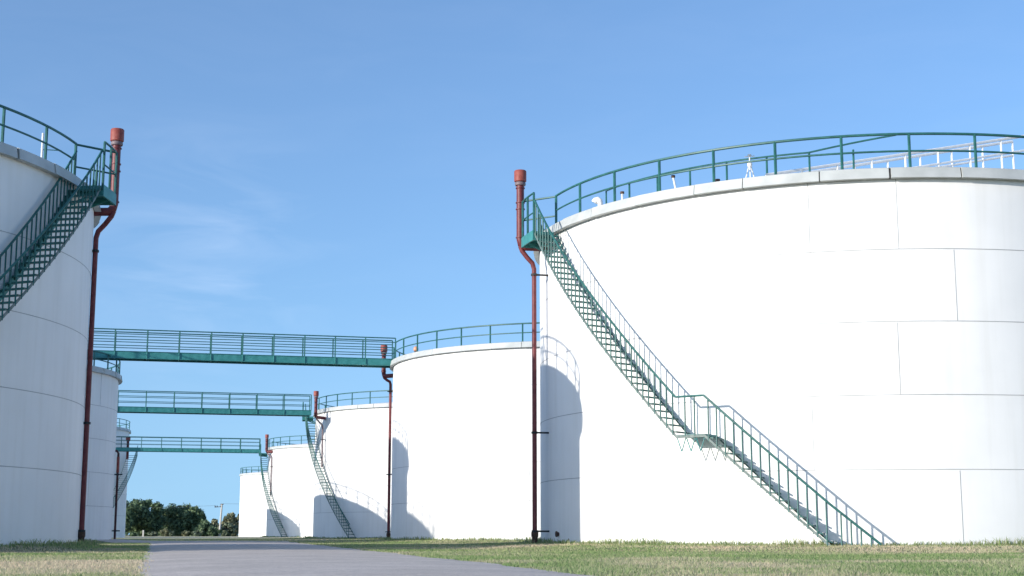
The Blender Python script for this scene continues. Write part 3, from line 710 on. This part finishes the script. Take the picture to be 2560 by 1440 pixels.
# ------------------------------------------------------------------ light and sky
ELEV, AZ = math.radians(15.0), math.radians(-(90 + 34.5))      # azimuth from +Y towards +X
sd = Vector((math.sin(AZ) * math.cos(ELEV), math.cos(AZ) * math.cos(ELEV), math.sin(ELEV)))
sl = bpy.data.lights.new('sun', 'SUN'); so = bpy.data.objects.new('sun', sl); COL.objects.link(so)
sl.energy = 2.15; sl.angle = math.radians(.32); sl.color = (1, .935, .84); so.rotation_euler = (-sd).to_track_quat('-Z', 'Y').to_euler(); so.location = sd * 200
w = bpy.data.worlds.new('World'); S.world = w; w.use_nodes = True; nt = w.node_tree; nt.nodes.clear(); N = nt.nodes.new; L = nt.links.new
out = N('ShaderNodeOutputWorld'); bg = N('ShaderNodeBackground'); sky = N('ShaderNodeTexSky'); sky.sky_type = 'NISHITA'; sky.sun_disc = False
sky.sun_elevation = ELEV; sky.sun_rotation = AZ; sky.air_density = 1.0; sky.dust_density = 1.0; sky.ozone_density = 4.7; sky.altitude = 50
bg.inputs['Strength'].default_value = .1
# thin streaks of cirrus
tc = N('ShaderNodeTexCoord'); mp = N('ShaderNodeMapping'); mp.inputs['Scale'].default_value = (2.6, 2.6, 11); mp.inputs['Rotation'].default_value = (0, .16, 0); mp.inputs['Location'].default_value = (3.1, .4, 1.3)
no = N('ShaderNodeTexNoise'); no.inputs['Scale'].default_value = 3.2; no.inputs['Detail'].default_value = 9; no.inputs['Roughness'].default_value = .55; no.inputs['Distortion'].default_value = .8
rp = N('ShaderNodeValToRGB'); rp.color_ramp.elements[0].position = .44; rp.color_ramp.elements[1].position = .74; rp.color_ramp.elements[1].color = (.5, .5, .5, 1); rp.color_ramp.elements[0].color = (0, 0, 0, 1)
mx = N('ShaderNodeMix'); mx.data_type = 'RGBA'; mx.inputs[7].default_value = (5.0, 5.4, 6.2, 1)
sx = N('ShaderNodeSeparateXYZ'); cx_ = N('ShaderNodeCombineXYZ'); m1 = N('ShaderNodeMath'); m1.operation = 'MULTIPLY_ADD'; m2 = N('ShaderNodeMath'); m2.operation = 'SQRT'
L(tc.outputs['Generated'], sx.inputs[0]); L(sx.outputs[0], cx_.inputs[0]); L(sx.outputs[1], cx_.inputs[1]); L(sx.outputs[2], m1.inputs[0]); L(sx.outputs[2], m1.inputs[1]); m1.inputs[2].default_value = .12 ** 2
L(m1.outputs[0], m2.inputs[0]); L(m2.outputs[0], cx_.inputs[2]); L(cx_.outputs[0], sky.inputs['Vector'])
# the cirrus is confined to one patch of the sky
dt = N('ShaderNodeVectorMath'); dt.operation = 'DISTANCE'; dt.inputs[1].default_value = (-.205, .957, .188)
mr = N('ShaderNodeMapRange'); mr.inputs[1].default_value = .02; mr.inputs[2].default_value = .105; mr.inputs[3].default_value = .26; mr.inputs[4].default_value = .03
mm = N('ShaderNodeMath'); mm.operation = 'MULTIPLY'
L(tc.outputs['Generated'], dt.inputs[0]); L(dt.outputs[1], mr.inputs[0]); L(mr.outputs[0], mm.inputs[1])
L(tc.outputs['Generated'], mp.inputs['Vector']); L(mp.outputs[0], no.inputs['Vector']); L(no.outputs['Fac'], rp.inputs[0]); hz = N('ShaderNodeMix'); hz.data_type = 'RGBA'; hz.inputs[0].default_value = .08; hz.inputs[7].default_value = (2.0, 2.42, 3.0, 1); L(sky.outputs[0], hz.inputs[6])
L(rp.outputs[0], mm.inputs[0]); L(mm.outputs[0], mx.inputs[0]); L(hz.outputs[2], mx.inputs[6])
L(mx.outputs[2], bg.inputs[0]); L(bg.outputs[0], out.inputs[0])
S.view_settings.view_transform = 'Standard'; S.view_settings.look = 'None'; S.view_settings.exposure = 1.26; S.view_settings.gamma = 1
for o in bpy.data.objects:
    if '_o' in o: del o['_o']
